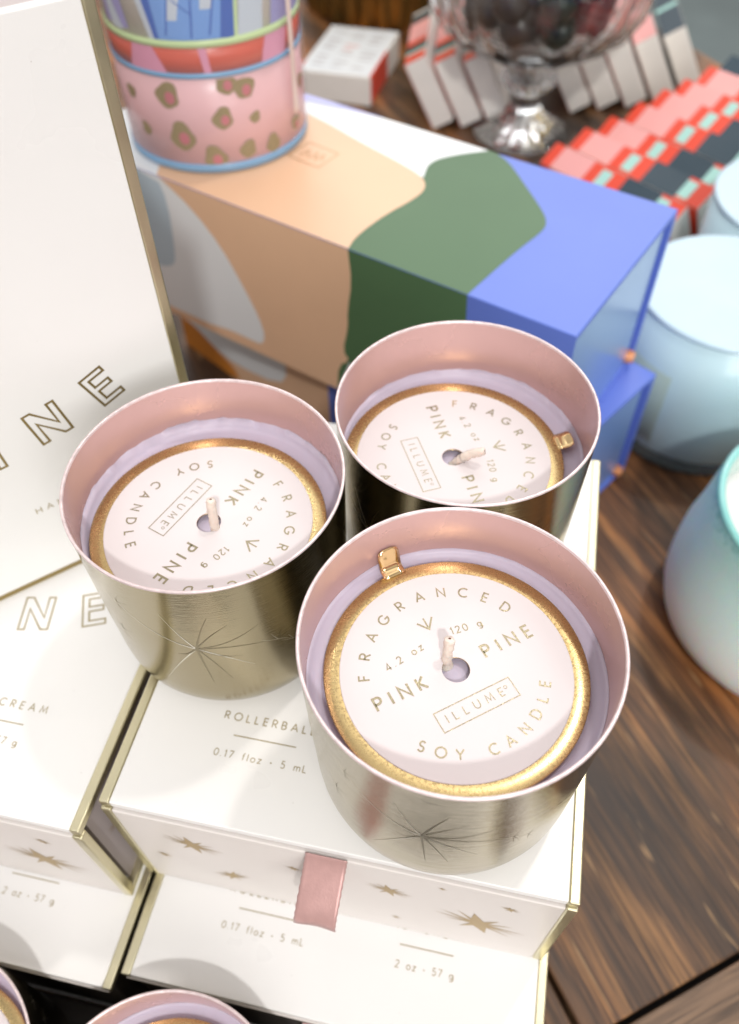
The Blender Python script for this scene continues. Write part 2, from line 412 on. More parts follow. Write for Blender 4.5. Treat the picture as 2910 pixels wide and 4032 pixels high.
gift_box('box standing upright at the left edge with large outlined letters and gold side strip',
         (-6+3.1*math.cos(ua)-BW*math.cos(ua), 114.6+3.1*math.sin(ua)-BW*math.sin(ua), -4.2), ua, upright=True, ribbon=False, BD=171.0)

# ------------------------------------------------------------------ candles in tins
def candle(label, x, y, z0, ang, zc, tab, wick, phase, group, waxlip=1.0, tabang=90, seed=1, RG=32.5, off=(0, 0)):
    t = thing('candle_tin', label, 'candle', (x, y, z0), 0, group)
    R0, H0 = 38.0, 69.0
    r = random.Random(seed)
    outer = [(0, .35), (26.5, .35), (28.2, .0), (30.2, .35), (32.3, 1.6), (34.2, 4.0), (35.6, 7.5), (36.3, 11.5), (36.6, 16), (37.3, 42), (37.85, 68.0), (37.95, 68.6)]
    tin = MB().lathe(outer, 160, 0)
    tin.lathe([(37.95, 68.6), (37.92, 69.0), (37.75, 69.15), (37.3, 69.15), (37.12, 68.95), (37.05, 68.5)], 160, 2)
    tin.lathe([(37.05, 68.5), (36.5, 42), (35.8, 16), (34.8, 8), (0, 7)], 160, 1)
    to = tin.obj('tin', [M_TIN, M_PINK, M_RIM], t)
    # engraved bursts on the outside
    eg = MB()
    def wall(a, z, h):
        rr = (36.6+(z-16)*(.7/26) if z < 42 else 37.3+(z-42)*(.55/26)) if z > 16 else 36.3+(z-11.5)*.066
        return ((rr+h)*math.cos(math.radians(a)), (rr+h)*math.sin(math.radians(a)), z)
    big = [(-10.5,16.5,.5),(11,-18,.4),(2.5,-20,.7),(22,-12.5,.5),(27,7.5,.55),(8,15.5,.7),(-28,12,.5),(31,-3,.5),(18,-6,.4),(-20,-22,.45),(-9,-4,.5),(15,11,.4)]
    def eng(a0, zz, k, n):
        for i, (da, dz, wd) in enumerate(big[:n]):
            da, dz = da*k, dz*k; nn = 8
            pl = []
            bend = (.6 if i % 2 else -.6)*k*2
            for j in range(nn+1):
                s = j/nn
                pl.append((a0+da*s, min(max(zz+dz*s+bend*math.sin(s*PI), 12), 67), (wd*.75+.08)*k*(1-s)+.06))
            v = []
            for j, (aa, z, wj) in enumerate(pl):
                d = Vector((da*.65, dz)).normalized(); nx, nz = -d.y/.65, d.x
                v.append(wall(aa+nx*wj/2, z+nz*wj/2, .04+.004*i)); v.append(wall(aa-nx*wj/2, z-nz*wj/2, .04+.004*i))
            eg.add(v, [(2*j+1, 2*j+3, 2*j+2, 2*j) for j in range(nn)], 0 if i % 3 else 1)
    for k in range(5): eng(phase+k*72, 41-6*(k % 2), 1.0-.12*(k % 3), 12)
    for k in range(5):
        eng(phase+34+k*72, 37+12*(k % 2), .26, 7); eng(phase-31+k*72, 55-22*(k % 2), .2, 7)
    eg.obj('engraving', [M_ENG, M_ENGL], to)
    # wax
    ph = [r.uniform(0, 6.28) for _ in range(8)]
    def lip(a, j, rr, z):
        if j >= 3:
            q = .18*math.sin(5*a+ph[0])+.14*math.sin(13*a+ph[1])+.13*math.sin(29*a+ph[2])+.09*math.sin(53*a+ph[3])+r.uniform(-.05, .05)
            z = z+q*waxlip*(1 if j == 4 else .6)
        return rr, z
    zw = zc-2.2
    wallr = lambda z: 35.8+(z-16)*(.7/26) if z < 42 else 36.5+(z-42)*(.55/26.5)
    wx = MB().lathe([(0, zw), (20, zw), (34.2, zw+.15), (36.0, zw+1.2), (wallr(zw+3)-.1, zw+2.2+waxlip), (wallr(zw+3)-.02, zw+2.1+waxlip)], 160, 0, jitter=lip)
    wx.obj('wax', M_WAX, t)
    # dust cover with its paper label and lettering
    Rg, Rp, Rh = RG, RG-3.9, 3.4; sc_ = (RG-3.9)/28.6
    cv = MB().lathe([(Rh, zc-.25), (Rh, zc), (Rp+.1, zc+.05), (Rp+.4, zc+.1), (Rg-.25, zc+.1), (Rg, zc-.05), (Rg, zc-.4)], 128, 0)
    co = cv.obj('dust_cover', M_COVER, t)
    cover_e = co
    co.rotation_euler.z = math.radians(ang); co.location = Vector((off[0], off[1], 0))*S
    # tab
    tb_ = MB(); A = math.radians(tabang)
    wT, n = 3.1, 14; pts = []
    if tab == 'up': path = [(Rg-1.2, .2), (Rg+.2, .35), (Rg+1.0, .45), (Rg+1.6, 1.0), (Rg+2.0, 2.0), (Rg+2.5, 3.4), (Rg+3.1, 5.0), (Rg+3.5, 6.0), (Rg+3.7, 6.5)]
    else: path = [(Rg-1.0, .2), (Rg+.5, .3), (Rg+1.7, .4), (Rg+2.6, .7), (Rg+3.3, 1.0), (Rg+3.9, 1.3), (Rg+4.2, 1.5)]
    v = []
    for i, (rr, zz) in enumerate(path):
        ww = wT*(1 if i < len(path)-2 else (.86 if i == len(path)-2 else .45))
        for j in (-1, -.5, 0, .5, 1):
            v.append((rr*math.cos(A)-j*ww*math.sin(A), rr*math.sin(A)+j*ww*math.cos(A), zc+zz+(0 if abs(j) < 1 else -.05)))
    f = []
    for i in range(len(path)-1):
        for j in range(4): f.append((i*5+j, (i+1)*5+j, (i+1)*5+j+1, i*5+j+1))
    tb_.add(v, f, 0, True)
    if tab:
        to_ = tb_.obj('pull_tab', M_TAB, co)
        so = to_.modifiers.new('thick', 'SOLIDIFY'); so.thickness = .12*S; so.offset = 0
    lb = MB().lathe([(Rh+.05, zc-.2), (Rh+.05, zc+.22), (Rp-.15, zc+.22), (Rp, zc+.1)], 128, 0, smooth=False)
    lo = lb.obj('paper_label', M_LABEL, co)
    tx = MB(); fn = lambda u, v, h: (u*sc_, v*sc_, zc+.27+h)
    line_text(tx, 'PINK', -21.9, -1.0, 3.3, .62, fn, fit=13.6)
    line_text(tx, 'PINE', 8.5, -.6, 3.3, .62, fn, fit=13.7)
    arc_text(tx, list(zip('FRAGRANCED', [158.5-14.85*i for i in range(10)])), 22.6, 2.6, .45, fn)
    arc_text(tx, list(zip('SOYCANDLE', [-142.2, -130, -118.3, -97, -85.2, -72.6, -60, -48.5, -37.5])), 21.6, 2.5, .42, fn, inward=True)
    line_text(tx, '4.2 oz', -14.9, 7.2, 1.9, .30, fn, fit=10.8, rot=.13)
    line_text(tx, '120 g', 4.2, 8.9, 1.9, .30, fn, fit=8.2, rot=-.16)
    tx.stroke([(-10.75, -7.6), (10.15, -7.6), (10.15, -12.9), (-10.75, -12.9)], .26, fn, True)
    line_text(tx, 'ILLUME', -8.5, -11.2, 2.1, .26, fn, fit=15.6)
    line_text(tx, 'O', 7.7, -9.9, .8, .16, fn, sp=0)
    tx.stroke([(-2.2, 15.7), (-.15, 12.9), (2.15, 15.8)], .48, fn, False)
    tx.stroke([(-.05, 16.4), (-.15, 13.4)], .42, fn, False, h=.01)
    for o2 in (tx.obj('foil_lettering', M_FOILS, co),): pass
    # wick
    (ax, ay), (bx, by, bz) = wick
    wk = MB(); n = 22; sg = 12; v = []
    p0 = Vector((ax, ay, zc-2.4)); p2 = Vector((bx, by, bz)); p1 = Vector((ax+(bx-ax)*.15, ay+(by-ay)*.15, zc-2.4+(bz-zc+2.4)*.62))
    for i in range(n+1):
        s = i/n; c = p0*(1-s)**2+p1*2*s*(1-s)+p2*s*s
        d = ((p1-p0)*(1-s)+(p2-p1)*s).normalized()
        a_ = d.orthogonal().normalized(); b_ = d.cross(a_)
        for k in range(sg):
            th = 2*PI*k/sg
            rr = 1.30+.09*math.sin(i*1.1+th*2)+r.uniform(-.17, .2)+(.25 if i in (7, 8, 13) and k in (1, 2, 3) else 0)+(.5 if i < 2 else 0)
            if i == n: rr *= .9
            v.append(tuple(c+(a_*math.cos(th)+b_*math.sin(th))*rr))
    f = []
    for i in range(n):
        for k in range(sg): f.append((i*sg+k, i*sg+(k+1) % sg, (i+1)*sg+(k+1) % sg, (i+1)*sg+k))
    f.append(tuple(n*sg+k for k in range(sg)))
    wk.add(v, f, 0, True)
    wo = wk.obj('wick', M_WICK, t)
    d = (p2-p1).normalized(); a_ = d.orthogonal().normalized(); b_ = d.cross(a_)
    MB().add([tuple(p2+d*.06+(a_*math.cos(2*PI*k/8)+b_*math.sin(2*PI*k/8))*.36) for k in range(8)], [tuple(range(8))]).obj('wick_core', M_CORE, wo)
    return t
grp = 'pink pine candles in champagne tins'
candle('front pink candle on the white box, its gold tab folded up against the wall', 94.6, 33.2, 0, 38.9, 52.3, 'up', ((-2.6, 2.0), (-2.6, 3.6, 60.5)), -92.8, grp, .5, seed=3)
candle('left pink candle beside the upright box, label upside down, ragged wax edge', 20.3, 68.7, -.2, -110.0, 52.0, None, ((2.0, -5.0), (1.8, -3.0, 62.5)), -81.3, grp, 1.9, seed=5, tabang=38, RG=33.2, off=(-.4, -3.3))
candle('rear pink candle with bent wick, in front of the blue and green box', 85.8, 109.0, 0, -61.6, 49.0, 'flat', ((-1.6, -4.0), (7.0, -3.4, 54.3)), -56.0, grp, 1.2, tabang=84, seed=8, RG=33.3, off=(-2.1, -2.9))
candle('bottom centre candle cut off by the photo edge, standing before the lower box', 32.0, -72.0, -122.5, 15, 52, 'flat', ((1, 0), (1, 1, 60)), -70, grp, .5, tabang=140, seed=11)
candle('bottom left corner candle, only its rim and gold ring showing', -44.6, -75.7, -122.5, -75, 52, 'up', ((1, 0), (1, 1, 60)), -60, grp, .5, tabang=92, seed=12)
# low dark tray under the two lower candles
tr = MB().box(-110, 150, -150, -38.6, -136.2, -122.6).obj('display_tray', M_CHAR, None, 1.0)
tag(tr, 'low dark tray under the two lowest candles', 'tray')

# ------------------------------------------------------------------ patterned colour boxes
def smooth(pts, it=2, keep=()):
    for _ in range(it):
        q = []
        n = len(pts)
        for i in range(n):
            a, b = Vector(pts[i]), Vector(pts[(i+1) % n])
            q.append(tuple(a*.75+b*.25)); q.append(tuple(a*.25+b*.75))
        pts = q
    return pts
def open_smooth(pts, it=2):
    for _ in range(it):
        q = [pts[0]]
        for i in range(len(pts)-1):
            a, b = Vector(pts[i]), Vector(pts[i+1])
            q.append(tuple(a*.75+b*.25)); q.append(tuple(a*.25+b*.75))
        q.append(pts[-1]); pts = q
    return pts
CM = [M_BLUE, M_GREEN, M_TAN, M_CWHITE, M_LBLUE, M_LAV, M_ORANGE]
WC = 285.0
def sheet(mb, pts, fn, h, mi):
    """filled polygon sheet on a face"""
    from mathutils.geometry import tessellate_polygon
    tri = tessellate_polygon([[Vector((a, b, 0)) for a, b in pts]])
    v = [fn(a, b, h) for a, b in pts]; f = []
    for t in tri:
        a, b, c = [Vector(pts[i]) for i in t]
        cr = (b-a).x*(c-a).y-(b-a).y*(c-a).x
        f.append(tuple(t) if cr > 0 else tuple(t[::-1]))
    mb.add(v, f, mi)
def colour_box(label, loc, rot, H, top, front):
    # local: x from -WC..0 along the front, y 0..108, z -H..0 ; origin = front right top corner
    t = thing('patterned_box', label, 'gift box', (loc[0], loc[1], loc[2]-H), rot, 'colour-block patterned boxes')
    D_ = 108.0
    sh = Matrix.Translation((0, 0, H))
    mb = MB()
    mb.box(-WC, 0, 0, D_, -2.6, 0, 0, sh)                      # lid board
    o = mb.obj('lid_board', CM, t, .5)
    pm = MB(); fn = lambda a, b, h: (a, b, H+.06+h)
    for i, (mi, pts) in enumerate(top): sheet(pm, pts, fn, .05*i, mi)
    pm.obj('lid_pattern', CM, o)
    MB().box(-WC, 0, D_-3.2, D_, -H, -2.65, 0, sh).obj('spine_board', CM, t, .3)
    MB().box(-WC, 0, 0, D_-3.25, -H, -H+2.6, 0, sh).obj('base_board', CM, t, .3)
    b = MB().box(-WC+3, -1.6, .02, D_-9, -H+2.65, -2.65, 0, sh).obj('box_body', [M_BLUEIN], t)
    b2 = MB().box(-WC+6, -4.5, D_-8.9, D_-3.3, -H+2.65, -2.65, 0, sh).obj('box_neck', [M_BLUE], t)
    fm = MB(); fn2 = lambda a, z, h: (a, -.12-h, H+z)
    fl = MB().box(-WC, -.0, -.1, 0.0, -H, -.3, 0, sh).obj('front_board', CM, t)
    for i, (mi, pts) in enumerate(front): sheet(fm, pts, fn2, .05*i, mi)
    fm.obj('front_pattern', CM, fl)
    # salmon pull ribbon at the right end
    rb = MB(); v = []
    for i in range(9):
        a = PI*i/8
        for zz in (.2, 6.2):
            v.append((-3.4+5.5*math.sin(a), 99+1.6*math.cos(a), zz+2.8+.6*math.sin(a)))
    rb.add(v, [(2*i, 2*i+2, 2*i+3, 2*i+1) for i in range(8)], 0, True)
    ro = rb.obj('pull_ribbon', M_SALMON, t); so = ro.modifiers.new('thick', 'SOLIDIFY'); so.thickness = .5*S
    return t
gT = open_smooth([(-48.9,.05),(-47.6,21.9),(-46.1,41),(-43.6,58.7),(-45.6,66.4),(-52.6,74.5),(-68.2,88.6),(-84.8,103.7),(-94.7,107.95)], 2)
pR = open_smooth([(-108.6,.05),(-111.1,9.9),(-109.9,30.7),(-105.6,50.1),(-106.0,60.8),(-112.2,68.1),(-125.1,72.8),(-159.8,80.8),(-179.9,86.7),(-205,92),(-240,100)], 2)
gW = open_smooth([(-98.2,107.95),(-109.6,96.1),(-117.8,82.7),(-112.2,68.1)], 2)
top_pat = [
  (3, [(-WC+.05,.05),(-110,.05),(-100,60),(-98.3,107.95),(-WC+.05,107.95)]),
  (1, gT+[(-98.2,107.95)]+gW[1:]+[(-125,72),(-150,.05)]),
  (2, [(-222.1,.05)]+pR+[(-262,92),(-258,50),(-236,20)]),
  (5, open_smooth([(-240,105),(-215,100.5),(-197,102.0),(-178,105.8),(-160,107.9)],1)+[(-240,107.95)]),
]
front_pat = [
  (1, [(-120,-.15),(-48.8,-.15),(-48.2,-14),(-48.6,-86.9),(-120,-86.9)]),
  (2, [(-WC+.05,-.15)]+open_smooth([(-108.6,-.15),(-107.2,-16.5),(-110.2,-34),(-110.3,-44),(-114.0,-59),(-110,-64),(-117,-70),(-118.5,-86.9)],1)+[(-WC+.05,-86.9)]),
  (3, [(-WC+.05,-.15)]+open_smooth([(-220.7,-.15),(-201.4,-11.3),(-185.9,-27.1),(-174.8,-46.7),(-167.2,-62),(-165.0,-73),(-168,-80),(-176,-80),(-190,-79.8),(-205,-82)],1)+[(-WC+.05,-82)]),
  (4, open_smooth([(-WC+.05,-.15),(-222.3,-.15),(-218.2,-13),(-220.6,-39.8),(-223.1,-50.5),(-232,-55),(-245,-56),(-WC+.05,-56)],1)),
  (3, [(-118.5,-86.9),(-110,-65),(-96,-86.9)]),
]
ub = colour_box('upper colour-block box, peach, green and periwinkle, behind the rear candle', (120.3, 198.8, 27.0), math.radians(-22.2), 87.0, top_pat, front_pat)
# embossed rectangle on the peach lid
em = MB(); fn = lambda u, v, h: (u, v, 87.0+.3+h)
em.stroke([(-179.7, 49.5), (-160.0, 48.2), (-159.4, 64.4), (-178.6, 65.9)], .7, fn, True)
for k, x in enumerate((-175, -170, -166)):
    em.stroke([(x, 53), (x+1.3, 60), (x+3.2, 54.5)], .9, fn, False, h=.02*k)
em.obj('embossed_mark', M_EMB, ub)
low_front = [
  (2, [(-WC+.05,-.15),(-140,-.15),(-140,-76),(-WC+.05,-76)]),
  (6, [(-WC+.05,-.15),(-232,-.15),(-232,-38),(-262,-58),(-WC+.05,-64)]),
  (3, open_smooth([(-WC+.05,-40),(-262,-30),(-240,-18),(-205,-12),(-182,-20),(-175,-36),(-185,-52),(-230,-62),(-250,-60),(-270,-52),(-WC+.05,-52)],1)),
  (6, open_smooth([(-WC+.05,-52),(-262,-55),(-245,-62),(-232,-66),(-225,-76),(-WC+.05,-76)],1)),
]
colour_box('lower colour-block box with periwinkle end, turned under the upper one', (115.7, 196.0, -60.1), math.radians(-32.3), 76.1, [], low_front)

# ------------------------------------------------------------------ table and floor
ZT = -136.3
def wood(name, base_dark, base_mid, base_light, axis_scale=(25, 1.7, 30), dens=.5, light=1.0):
    M = bpy.data.materials.new(name); M.use_nodes = True
    n = M.node_tree.nodes; l = M.node_tree.links; b = n['Principled BSDF']
    t = n.new('ShaderNodeTexCoord'); mp = n.new('ShaderNodeMapping'); mp.inputs['Scale'].default_value = axis_scale
    l.new(t.outputs['Object'], mp.inputs[0])
    x = n.new('ShaderNodeTexNoise'); x.inputs['Scale'].default_value = 3.1; x.inputs['Detail'].default_value = 12; x.inputs['Roughness'].default_value = .66; x.inputs['Distortion'].default_value = .22
    l.new(mp.outputs[0], x.inputs['Vector'])
    r = n.new('ShaderNodeValToRGB'); r.color_ramp.elements[0].position = .30; r.color_ramp.elements[0].color = (*base_dark, 1)
    r.color_ramp.elements[1].position = .72; r.color_ramp.elements[1].color = (*base_light, 1)
    e = r.color_ramp.elements.new(dens); e.color = (*base_mid, 1); l.new(x.outputs['Fac'], r.inputs[0])
    # large stained patches
    y = n.new('ShaderNodeTexNoise'); y.inputs['Scale'].default_value = .75; y.inputs['Detail'].default_value = 3
    mp2 = n.new('ShaderNodeMapping'); mp2.inputs['Scale'].default_value = (15, 6, 10); l.new(t.outputs['Object'], mp2.inputs[0]); l.new(mp2.outputs[0], y.inputs['Vector'])
    r2_ = n.new('ShaderNodeValToRGB'); r2_.color_ramp.elements[0].position = .40; r2_.color_ramp.elements[0].color = (.34, .32, .32, 1); r2_.color_ramp.elements.new(.50).color = (.78, .72, .68, 1)
    r2_.color_ramp.elements[-1].position = .62; r2_.color_ramp.elements[-1].color = (1.45, 1.05, .70, 1); l.new(y.outputs['Fac'], r2_.inputs[0])
    k = n.new('ShaderNodeMix'); k.data_type = 'RGBA'; k.blend_type = 'MULTIPLY'; k.inputs[0].default_value = 1
    l.new(r.outputs[0], k.inputs[6]); l.new(r2_.outputs[0], k.inputs[7])
    # fine grain lines and pale scratches
    z = n.new('ShaderNodeTexNoise'); z.inputs['Scale'].default_value = 9; z.inputs['Detail'].default_value = 6
    mp3 = n.new('ShaderNodeMapping'); mp3.inputs['Scale'].default_value = (axis_scale[0]*2.6, axis_scale[1]*1.6, 30); l.new(t.outputs['Object'], mp3.inputs[0]); l.new(mp3.outputs[0], z.inputs['Vector'])
    r3 = n.new('ShaderNodeValToRGB'); r3.color_ramp.elements[0].position = .36; r3.color_ramp.elements[0].color = (.30, .28, .27, 1)
    r3.color_ramp.elements[1].position = .56; r3.color_ramp.elements[1].color = (1.1*light, 1.1*light, 1.1*light, 1); l.new(z.outputs['Fac'], r3.inputs[0])
    k2 = n.new('ShaderNodeMix'); k2.data_type = 'RGBA'; k2.blend_type = 'MULTIPLY'; k2.inputs[0].default_value = .8
    l.new(k.outputs[2], k2.inputs[6]); l.new(r3.outputs[0], k2.inputs[7])
    s = n.new('ShaderNodeTexNoise'); s.inputs['Scale'].default_value = 55; s.inputs['Detail'].default_value = 2
    mp4 = n.new('ShaderNodeMapping'); mp4.inputs['Scale'].default_value = (3.4, .42, 1); mp4.inputs['Rotation'].default_value = (0, 0, .22)
    l.new(t.outputs['Object'], mp4.inputs[0]); l.new(mp4.outputs[0], s.inputs['Vector'])
    r4 = n.new('ShaderNodeValToRGB'); r4.color_ramp.elements[0].position = .66; r4.color_ramp.elements[0].color = (0, 0, 0, 1)
    r4.color_ramp.elements[1].position = .72; r4.color_ramp.elements[1].color = (.7, .7, .7, 1); l.new(s.outputs['Fac'], r4.inputs[0])
    k3 = n.new('ShaderNodeMix'); k3.data_type = 'RGBA'; l.new(r4.outputs[0], k3.inputs[0]); l.new(k2.outputs[2], k3.inputs[6]); k3.inputs[7].default_value = (.34, .20, .09, 1)
    l.new(k3.outputs[2], b.inputs['Base Color'])
    rr = n.new('ShaderNodeMapRange'); rr.inputs['To Min'].default_value = .36; rr.inputs['To Max'].default_value = .62; l.new(x.outputs['Fac'], rr.inputs['Value']); l.new(rr.outputs[0], b.inputs['Roughness'])
    bp = n.new('ShaderNodeBump'); bp.inputs['Strength'].default_value = .3; bp.inputs['Distance'].default_value = .0008
    l.new(z.outputs['Fac'], bp.inputs['Height']); l.new(bp.outputs[0], b.inputs['Normal'])
    return M
M_WOOD = wood('old_brown_planks', (.018, .011, .008), (.150, .078, .036), (.54, .29, .11), light=1.0)
M_WOODL = wood('pale_end_plank', (.12, .075, .045), (.24, .155, .095), (.36, .25, .16), dens=.48)
tab_ = thing('wooden_table', 'old brown plank table under all the boxes and jars', 'table', (0, 0, ZT))
# plank frame: u across the grain (angle 36 deg), v along the grain (126 deg)
ga = math.radians(36.2); gu = Vector((math.cos(ga), math.sin(ga))); gv = Vector((-gu.y, gu.x))
UF_ = MB().box(-900, 300, -1300, 1300, -60, -29.0).obj('under_frame', M_CHAR, tab_); UF_.rotation_euler.z = ga; UF_.location = (.152, .0044, 0)
def planks():
    O = Vector((152.0, 4.4))                   # on the seam between two planks
    P = Vector((200.0, 14.2))                  # on the seam of the end plank
    v0 = (P-O).dot(gv)
    edge = (Vector((238.1, 904.2))-O).dot(gu)
    us = [-1100, -900, -700, -520, -350, -178, 0, edge]
    us = [u for u in us]
    if us[-1] < us[-2]: us[-1] = us[-2]+150
    for a, b in zip(us[:-1], us[1:]):
        mb = MB().box(a+.9, b-.9, v0+1.3, 1500, -28, 0)
        o = mb.obj('plank', M_WOOD, tab_, 1.2)
        o.location = Vector((O.x, O.y, 0))*S; o.rotation_euler.z = ga
        # shift each plank's own texture by moving its mesh frame
        sx = rnd.uniform(-900, 900)
        for v in o.data.vertices: v.co.y -= sx*S
        o.location = Vector((O.x, O.y, 0))*S+Vector((gv.x, gv.y, 0))*sx*S
    e_ = MB().box(-140, 140, -1100, 900, -28, 0)
    o = e_.obj('end_plank', M_WOODL, tab_, 1.2)
    q = O+gv*(v0-1.0-140)
    o.location = Vector((q.x, q.y, 0))*S; o.rotation_euler.z = ga-PI/2
    return edge
EDGE = planks()
# floor
def floor_mat():
    return mat('grey_green_floor', (.19, .235, .235, 1), .6, var=.18, vscale=3, bump=.1, bscale=60)
fl = MB().add([(-9000, -9000, -900), (9000, -9000, -900), (9000, 9000, -900), (-9000, 9000, -900)], [(0, 1, 2, 3)]).obj('floor', floor_mat())
fl['kind'] = 'structure'

# ------------------------------------------------------------------ glass tumbler with painted bands
def glass(name, c=(1, 1, 1, 1), rough=.02, ior=1.45):
    M = mat(name, c, rough, trans=1.0, ior=ior); return M
M_GLASS = mat('clear_glass', (.9, .95, .97, 1), .02, alpha=.10, coat=1.0, coat_rough=.02)
def tumbler():
    t = thing('painted_tumbler', 'clear tumbler with pink leopard, red and blue painted bands on the peach lid', 'tumbler', (-69, 332, 27.35))
    R = 46.0
    sh = MB()
    sh.lathe([(0, .0), (44, 0), (45.6, .6), (46.4, 2.2), (46.4, 150)], 128, 0)
    sh.lathe([(46.4, 150), (45.9, 150.6), (45.3, 150)], 128, 0)
    g = sh.obj('glass_wall', M_GLASS, t)
    MB().lathe([(46.7, 18), (47.2, 19), (47.2, 149), (46.7, 150)], 6, a0=math.radians(-17), a1=math.radians(-12.5)).obj('painted_highlight_strip', mat('peach_highlight', (.80, .66, .60, 1), .3), t)  # pale reflection on the glass, put in as a coloured strip
    m_pink = mat('pink_paint', (.70, .41, .43, 1), .3, var=.06, vscale=40)
    m_bl = mat('sky_blue_paint', (.16, .36, .60, 1), .3)
    m_gr = mat('lime_paint', (.52, .66, .33, 1), .3)
    m_rd = mat('red_paint', (.58, .07, .03, 1), .3)
    m_rose = mat('rose_paint', (.66, .27, .40, 1), .3)
    m_cob = mat('cobalt_paint', (.02, .09, .42, 1), .3)
    m_az = mat('azure_paint', (.14, .30, .66, 1), .3)
    m_iv = mat('ivory_paint', (.66, .62, .56, 1), .3)
    m_ol = mat('olive_paint', (.27, .20, .08, 1), .4)
    m_ros2 = mat('deep_rose_paint', (.52, .14, .17, 1), .4)
    m_gry = mat('pale_grey_paint', (.50, .55, .62, 1), .3)
    def band(r, z0, z1, m_, name, bev=0.0):
        b = MB().lathe([(r-.5, z0), (r, z0+.1), (r, z1-.1), (r-.5, z1)], 128, 0); return b.obj(name, m_, t)
    R1 = 44.6
    band(R1, 4.0, 44.2, m_pink, 'pink_band'); band(R1+.35, .5, 4.6, m_bl, 'blue_base_ring')
    band(R1+.5, 44.2, 46.4, m_bl, 'blue_line'); band(R1, 46.4, 57.0, m_rd, 'red_band')
    band(R1+.6, 57.0, 60.0, m_gr, 'green_line'); band(R1, 60.0, 146, m_iv, 'upper_band')
    def patch(mb, pts, mi, h):
        v = [((R1+h)*math.cos(math.radians(a)), (R1+h)*math.sin(math.radians(a)), z) for a, z in pts]
        n = len(v); cx = sum(p[0] for p in pts)/n; cz = sum(p[1] for p in pts)/n
        v.append(((R1+h+.1)*math.cos(math.radians(cx)), (R1+h+.1)*math.sin(math.radians(cx)), cz))
        mb.add(v, [(i, (i+1) % n, n) for i in range(n)], mi)
    sp = MB()
    L_ = [(-125.5,33.5,1.0,.8),(-95.9,36.5,1.7,1),(-91.3,18.2,1.8,1),(-65.1,26.3,1.4,1),(-45.3,24,.8,.7),(-60.9,41.5,1.4,1),(-50.2,38,1.5,1),(-117.6,18,.9,.6),(-73.1,8,1.6,1),(-52,10,1.2,.8),(-34.5,9,1.2,.9)]
    for k in range(18): L_.append((-12+k*12.6, [12,28,38,20][k % 4], 1.1, 1))
    for a, z, k, inn in L_:
        if a < -30 or a > 0 or True:
            pts = [(a+4.4*k*math.cos(q)*(1+.18*math.sin(3*q+a)), z+3.5*k*math.sin(q)*(1+.15*math.cos(2*q+a))) for q in [2*PI*i/14 for i in range(14)]]
            patch(sp, [(p, min(max(r_, 4.6), 43.6)) for p, r_ in pts], 0, .25)
            if inn >= 1:
                pts = [(a+1.2+1.9*k*math.cos(q), z-1.0+1.7*k*math.sin(q)) for q in [2*PI*i/10 for i in range(10)]]
                patch(sp, [(p, min(max(r_, 5.0), 43.2)) for p, r_ in pts], 1, .45)
    sp.obj('leopard_spots', [m_ol, m_ros2], t)
    # rose gaps on the red band
    rg = MB()
    def quad(a0, a1, b0, b1, z0, z1, mi, h=.25, n=8, mb=None):
        v = []
        for i in range(n+1):
            s = i/n
            for j in range(5):
                q = j/4; lo = a0+(b0-a0)*q; hi = a1+(b1-a1)*q
                a = lo+(hi-lo)*s; z = z0+(z1-z0)*q
                v.append(((R1+h)*math.cos(math.radians(a)), (R1+h)*math.sin(math.radians(a)), z))
        f = []
        for i in range(n):
            for j in range(4): f.append((i*5+j, (i+1)*5+j, (i+1)*5+j+1, i*5+j+1))
        (mb or rg).add(v, f, mi, True)
    for q4 in [(-71.5, -67.5, -73.5, -69), (-118, -93, -114, -100), (-37, -18, -33, -14)]+[(a, a+16, a+4, a+18) for a in (10, 50, 90, 130, 180)]:
        rg = MB(); quad(*q4, 46.5, 56.9, 0, mb=rg); rg.obj('rose_patch', m_rose, t)
    ub_ = MB()
    quad(-97, -50, -108, -47, 60.1, 100, 0, mb=ub_, n=14); quad(-100, -97, -114, -108, 60.1, 100, 3, mb=ub_)
    quad(-94, -60, -99, -52, 60.3, 100, 1, .4, mb=ub_, n=14); quad(-52, -50, -47, -45, 60.1, 100, 2, .4, mb=ub_)
    quad(-57, -53, -56, -49, 60.1, 100, 0, .55, mb=ub_); quad(-50, -34, -42, -28, 60.1, 100, 3, .3, mb=ub_)
    quad(-136, -114, -140, -124, 62, 100, 4, mb=ub_); quad(-128, -118, -132, -126, 61, 74, 3, .4, mb=ub_)
    quad(-28, 20, -20, 30, 60.1, 100, 4, mb=ub_); quad(60, 110, 50, 120, 60.1, 100, 1, mb=ub_); quad(150, 190, 160, 180, 60.1, 100, 0, mb=ub_)
    for k, (a0, z0, a1, z1) in enumerate([(-90, 62, -84, 84), (-84, 84, -90, 99), (-76, 61, -70, 99), (-66, 62, -60, 82), (-84, 76, -74, 70), (-62, 78, -55, 99)]):
        quad(a0, a0+1.0, a1, a1+1.0, z0, z1, 0, .5+.03*k, mb=ub_, n=2)
    for k, (a0, z0) in enumerate([(-80, 88), (-69, 72), (-88, 68), (-60, 92)]):
        quad(a0, a0+6, a0+2, a0+9, z0, z0+9, 3, .48, mb=ub_, n=3)
    ub_.obj('blue_petals', [m_cob, m_az, m_gr, m_gry, mat('violet_paint', (.30, .27, .52, 1), .3)], t)
    return t
tumbler()

